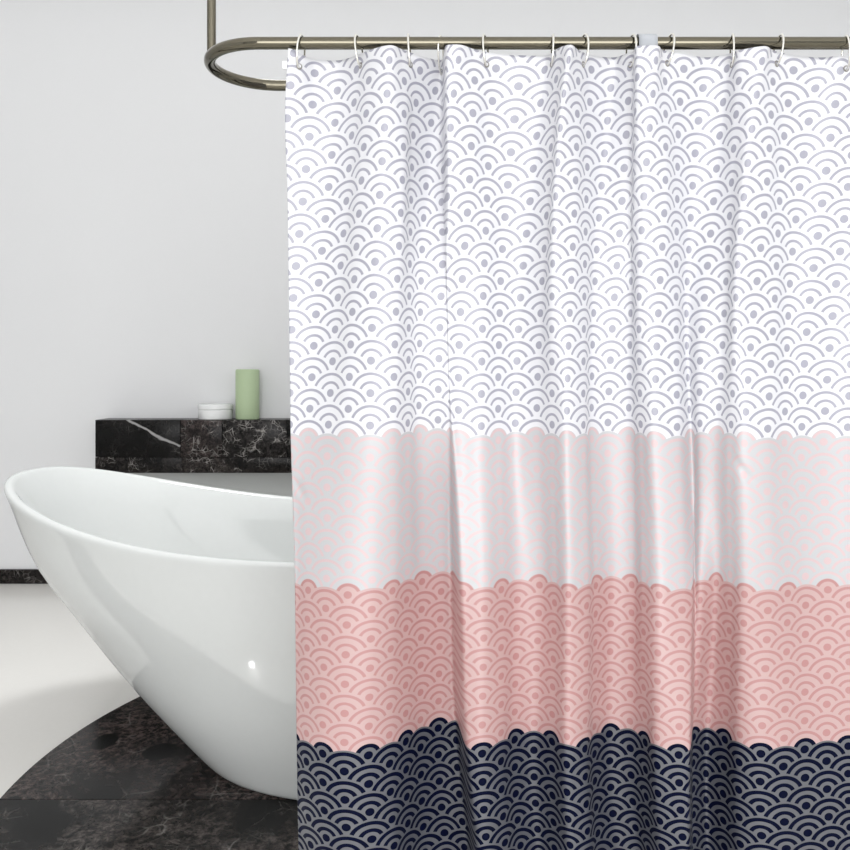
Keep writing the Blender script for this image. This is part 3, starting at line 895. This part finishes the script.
# ------------------------------------------------------------------ rail
RL = .104
xl = (211.5 - CX) * (D0 + RL) / F + RL       # where the bend begins
rail = thing('shower_rail', 'polished nickel shower rail bent into a loop, hung from a ceiling rod above the bathtub', 'shower rail', (xl - RL, D0 + RL, ZC))
path = [(XR - .004, D0, RZ)]
path += [(x, D0, RZ) for x in np.linspace(1.7, xl + .02, 12)]
path += [(xl + RL * math.cos(a), D0 + RL + RL * math.sin(a), RZ) for a in np.linspace(-PI / 2, -3 * PI / 2, 49)]
path += [(x, D0 + 2 * RL, RZ) for x in np.linspace(xl + .02, 1.7, 12)]
path += [(XR - .004, D0 + 2 * RL, RZ)]
local(obj('rail_tube', tube(bmesh.new(), path, RR, 24), M['nickel'], rail, smooth=True, autosmooth=60), rail)
local(obj('ceiling_rod', tube(bmesh.new(), [(xl - RL, D0 + RL, RZ + .006), (xl - RL, D0 + RL, 2.2), (xl - RL, D0 + RL, ZC - .004)], .0079, 20), M['nickel'], rail, smooth=True, autosmooth=60), rail)
bm = bmesh.new()
local(obj('ceiling_flange', lathe(bm, [(0, 0), (.03, 0), (.03, -.004), (.022, -.009), (.0125, -.011), (.0125, -.02), (0, -.02)], 40, (xl - RL, D0 + RL, ZC)), M['nickel'], rail, smooth=True, autosmooth=40), rail)
for yy_ in (D0, D0 + 2 * RL):
    bm = bmesh.new()
    lathe(bm, [(0, 0), (.03, 0), (.03, .005), (.02, .011), (.0125, .012), (.0125, .022), (0, .022)], 40)
    bmesh.ops.rotate(bm, verts=bm.verts, cent=(0, 0, 0), matrix=Matrix.Rotation(-PI / 2, 3, 'Y'))
    bmesh.ops.translate(bm, verts=bm.verts, vec=(XR, yy_, RZ))
    local(obj('wall_flange', bm, M['nickel'], rail, smooth=True, autosmooth=40), rail)


# ------------------------------------------------------------------ rings and eyelets
jr_ = int(np.argmin(np.abs(VV + 11.12)))


def cloth_at(x_img, j):
    i = int(np.argmin(np.abs(PX[:, j] - x_img)))
    return Vector((WXc[i, j], PD[i, j], WZc[i, j])), i


TOPX = [302.4, 357.5, 408.6, 440, 485, 552.8, 583.2, 631.5, 669.8, 732, 779.5, 845.5]
HOLX = [299.5, 360.5, 410, 441.5, 486.5, 552, 582.7, 630, 667, 732, 777, 847]
RINGLAB = ['silver wire ring at the free left corner of the curtain'] + ['silver wire curtain ring, %s from the left along the rail' % q for q in ('second', 'third', 'fourth', 'fifth', 'sixth', 'seventh')] + [
    'silver wire curtain ring just left of the grey hanging tab', 'silver wire curtain ring just right of the grey hanging tab',
    'silver wire curtain ring, third from the right along the rail', 'silver wire curtain ring, second from the right along the rail', 'silver wire curtain ring at the far right end of the curtain in view']
for k in range(12):
    h, i = cloth_at(HOLX[k], jr_)
    tx = (TOPX[k] - CX) * D0 / F
    # eyelet
    du = Vector((WXc[min(i + 2, NU - 1), jr_], PD[min(i + 2, NU - 1), jr_], WZc[min(i + 2, NU - 1), jr_])) - Vector((WXc[max(i - 2, 0), jr_], PD[max(i - 2, 0), jr_], WZc[max(i - 2, 0), jr_]))
    nrm = du.cross(Vector((0, 0, 1))).normalized()
    bm = bmesh.new()
    circ = []
    sx = du.normalized()
    sz = nrm.cross(sx)
    for q in range(24):
        a = 2 * PI * q / 24
        circ.append(h + .0042 * (math.cos(a) * sx + math.sin(a) * sz))
    tube(bm, circ, .0013, 8, closed=True)
    local(obj('eyelet', bm, M['eyelet'], curtain, smooth=True), curtain)
    # ring: wire loop over the rail and through the eyelet
    top = Vector((tx, D0, RZ + RR + .0017))
    low = Vector((h.x, h.y, h.z - .0025))
    c = (top + low) / 2
    half = (top - low).length / 2
    up = (top - low).normalized()
    fwd = Vector((random.uniform(-.35, .35), -1, 0))
    fwd = (fwd - up * fwd.dot(up)).normalized()
    loop = []
    for q in range(56):
        a = 2 * PI * q / 56
        sq = lambda z_: math.copysign(abs(z_) ** .85, z_)
        loop.append(c + up * (half * math.cos(a)) + fwd * (.0185 * sq(math.sin(a))))
    rg = thing('curtain_ring', RINGLAB[k], 'curtain ring', c, 'curtain rings on the shower rail')
    local(obj('ring_wire', tube(bmesh.new(), loop, .0017, 10, closed=True), M['ring'], rg, smooth=True), rg)

# small grey hanging tab sewn to the top hem and carried over the rail
h, _ = cloth_at(646.5, 0)
tx0, tx1 = (637.0 - CX) * D0 / F, (655.5 - CX) * D0 / F
bm = bmesh.new()
r1 = RR + .0035
sec = [(D0 - r1, h.z - .012)] + [(D0 - r1 * math.cos(a), RZ + r1 * math.sin(a)) for a in np.linspace(0, PI, 15)] + [(D0 + r1, RZ - .02)]
pr = [[bm.verts.new((x, y, z)) for y, z in sec] for x in np.linspace(tx0, tx1, 4)]
for A, B in zip(pr[:-1], pr[1:]):
    for q in range(len(sec) - 1):
        bm.faces.new((A[q], A[q + 1], B[q + 1], B[q]))
tb = local(obj('hanging_tab', bm, M['tab'], curtain, smooth=True), curtain)
tb['label'] = 'grey fabric tab over the rail'
so = tb.modifiers.new('cloth', 'SOLIDIFY')
so.thickness = .0008
# white tape end at the curtain's upper left corner
e, _ = cloth_at(287, int(np.argmin(np.abs(VV + 11.1))))
b = boxed('edge_tab', (e.x - .0085, e.x + .004, e.y + .002, e.y + .005, e.z - .009, e.z + .004), M['white_tab'], curtain, bev=.001)
local(b, curtain)
b['label'] = 'white tape end at the corner'

# ------------------------------------------------------------------ light
def area(name, loc, rot, sx, sy, power, col=(1, 1, 1), spread=180):
    d = bpy.data.lights.new(name, 'AREA')
    d.shape = 'RECTANGLE'
    d.size, d.size_y = sx, sy
    d.energy = power
    d.color = col
    d.spread = math.radians(spread)
    o = bpy.data.objects.new(name, d)
    COL.objects.link(o)
    o.location = loc
    o.rotation_euler = rot
    return o


area('window_fill', ((wx0 + wx1) / 2, YF - .11, (wz0 + wz1) / 2), (PI / 2, 0, 0), wx1 - wx0, wz1 - wz0, 132, (1, .99, .99))  # soft frontal fill added in the unseen opening, brightens curtain and rail
area('ceiling_fill', (-.1, .5, ZC - .02), (0, 0, 0), 5.9, 6.6, 50, (1, .99, .98))  # unseen fill as wide as the ceiling, added for even light

d = bpy.data.lights.new('tub_fill_spot', 'SPOT')  # unseen spot added over the bath to brighten its inside
d.energy = 120
d.spot_size = math.radians(84)
d.spot_blend = .9
d.shadow_soft_size = .22
d.color = (.97, .99, 1)
o = bpy.data.objects.new('tub_fill_spot', d)
COL.objects.link(o)
o.location = (-.55, 2.45, ZC - .05)
o.rotation_euler = (0, 0, 0)

d = bpy.data.lights.new('glint_light', 'POINT')   # unseen point light added near the floor, puts a glint on the bath
d.energy = .11
d.shadow_soft_size = .0085
o = bpy.data.objects.new('glint_light', d)
COL.objects.link(o)
o.location = (-.623, 1.644, .03)

w = bpy.data.worlds.new('world')
SC.world = w
w.use_nodes = True
bg = w.node_tree.nodes['Background']
bg.inputs[0].default_value = (.85, .92, 1, 1)
bg.inputs[1].default_value = 1.0

SC.view_settings.view_transform = 'Standard'
SC.view_settings.look = 'None'
SC.view_settings.exposure = 0.0
SC.view_settings.gamma = 1.0
SC.view_settings.use_curve_mapping = False
SC.cycles.use_denoising = True
SC.cycles.max_bounces = 8
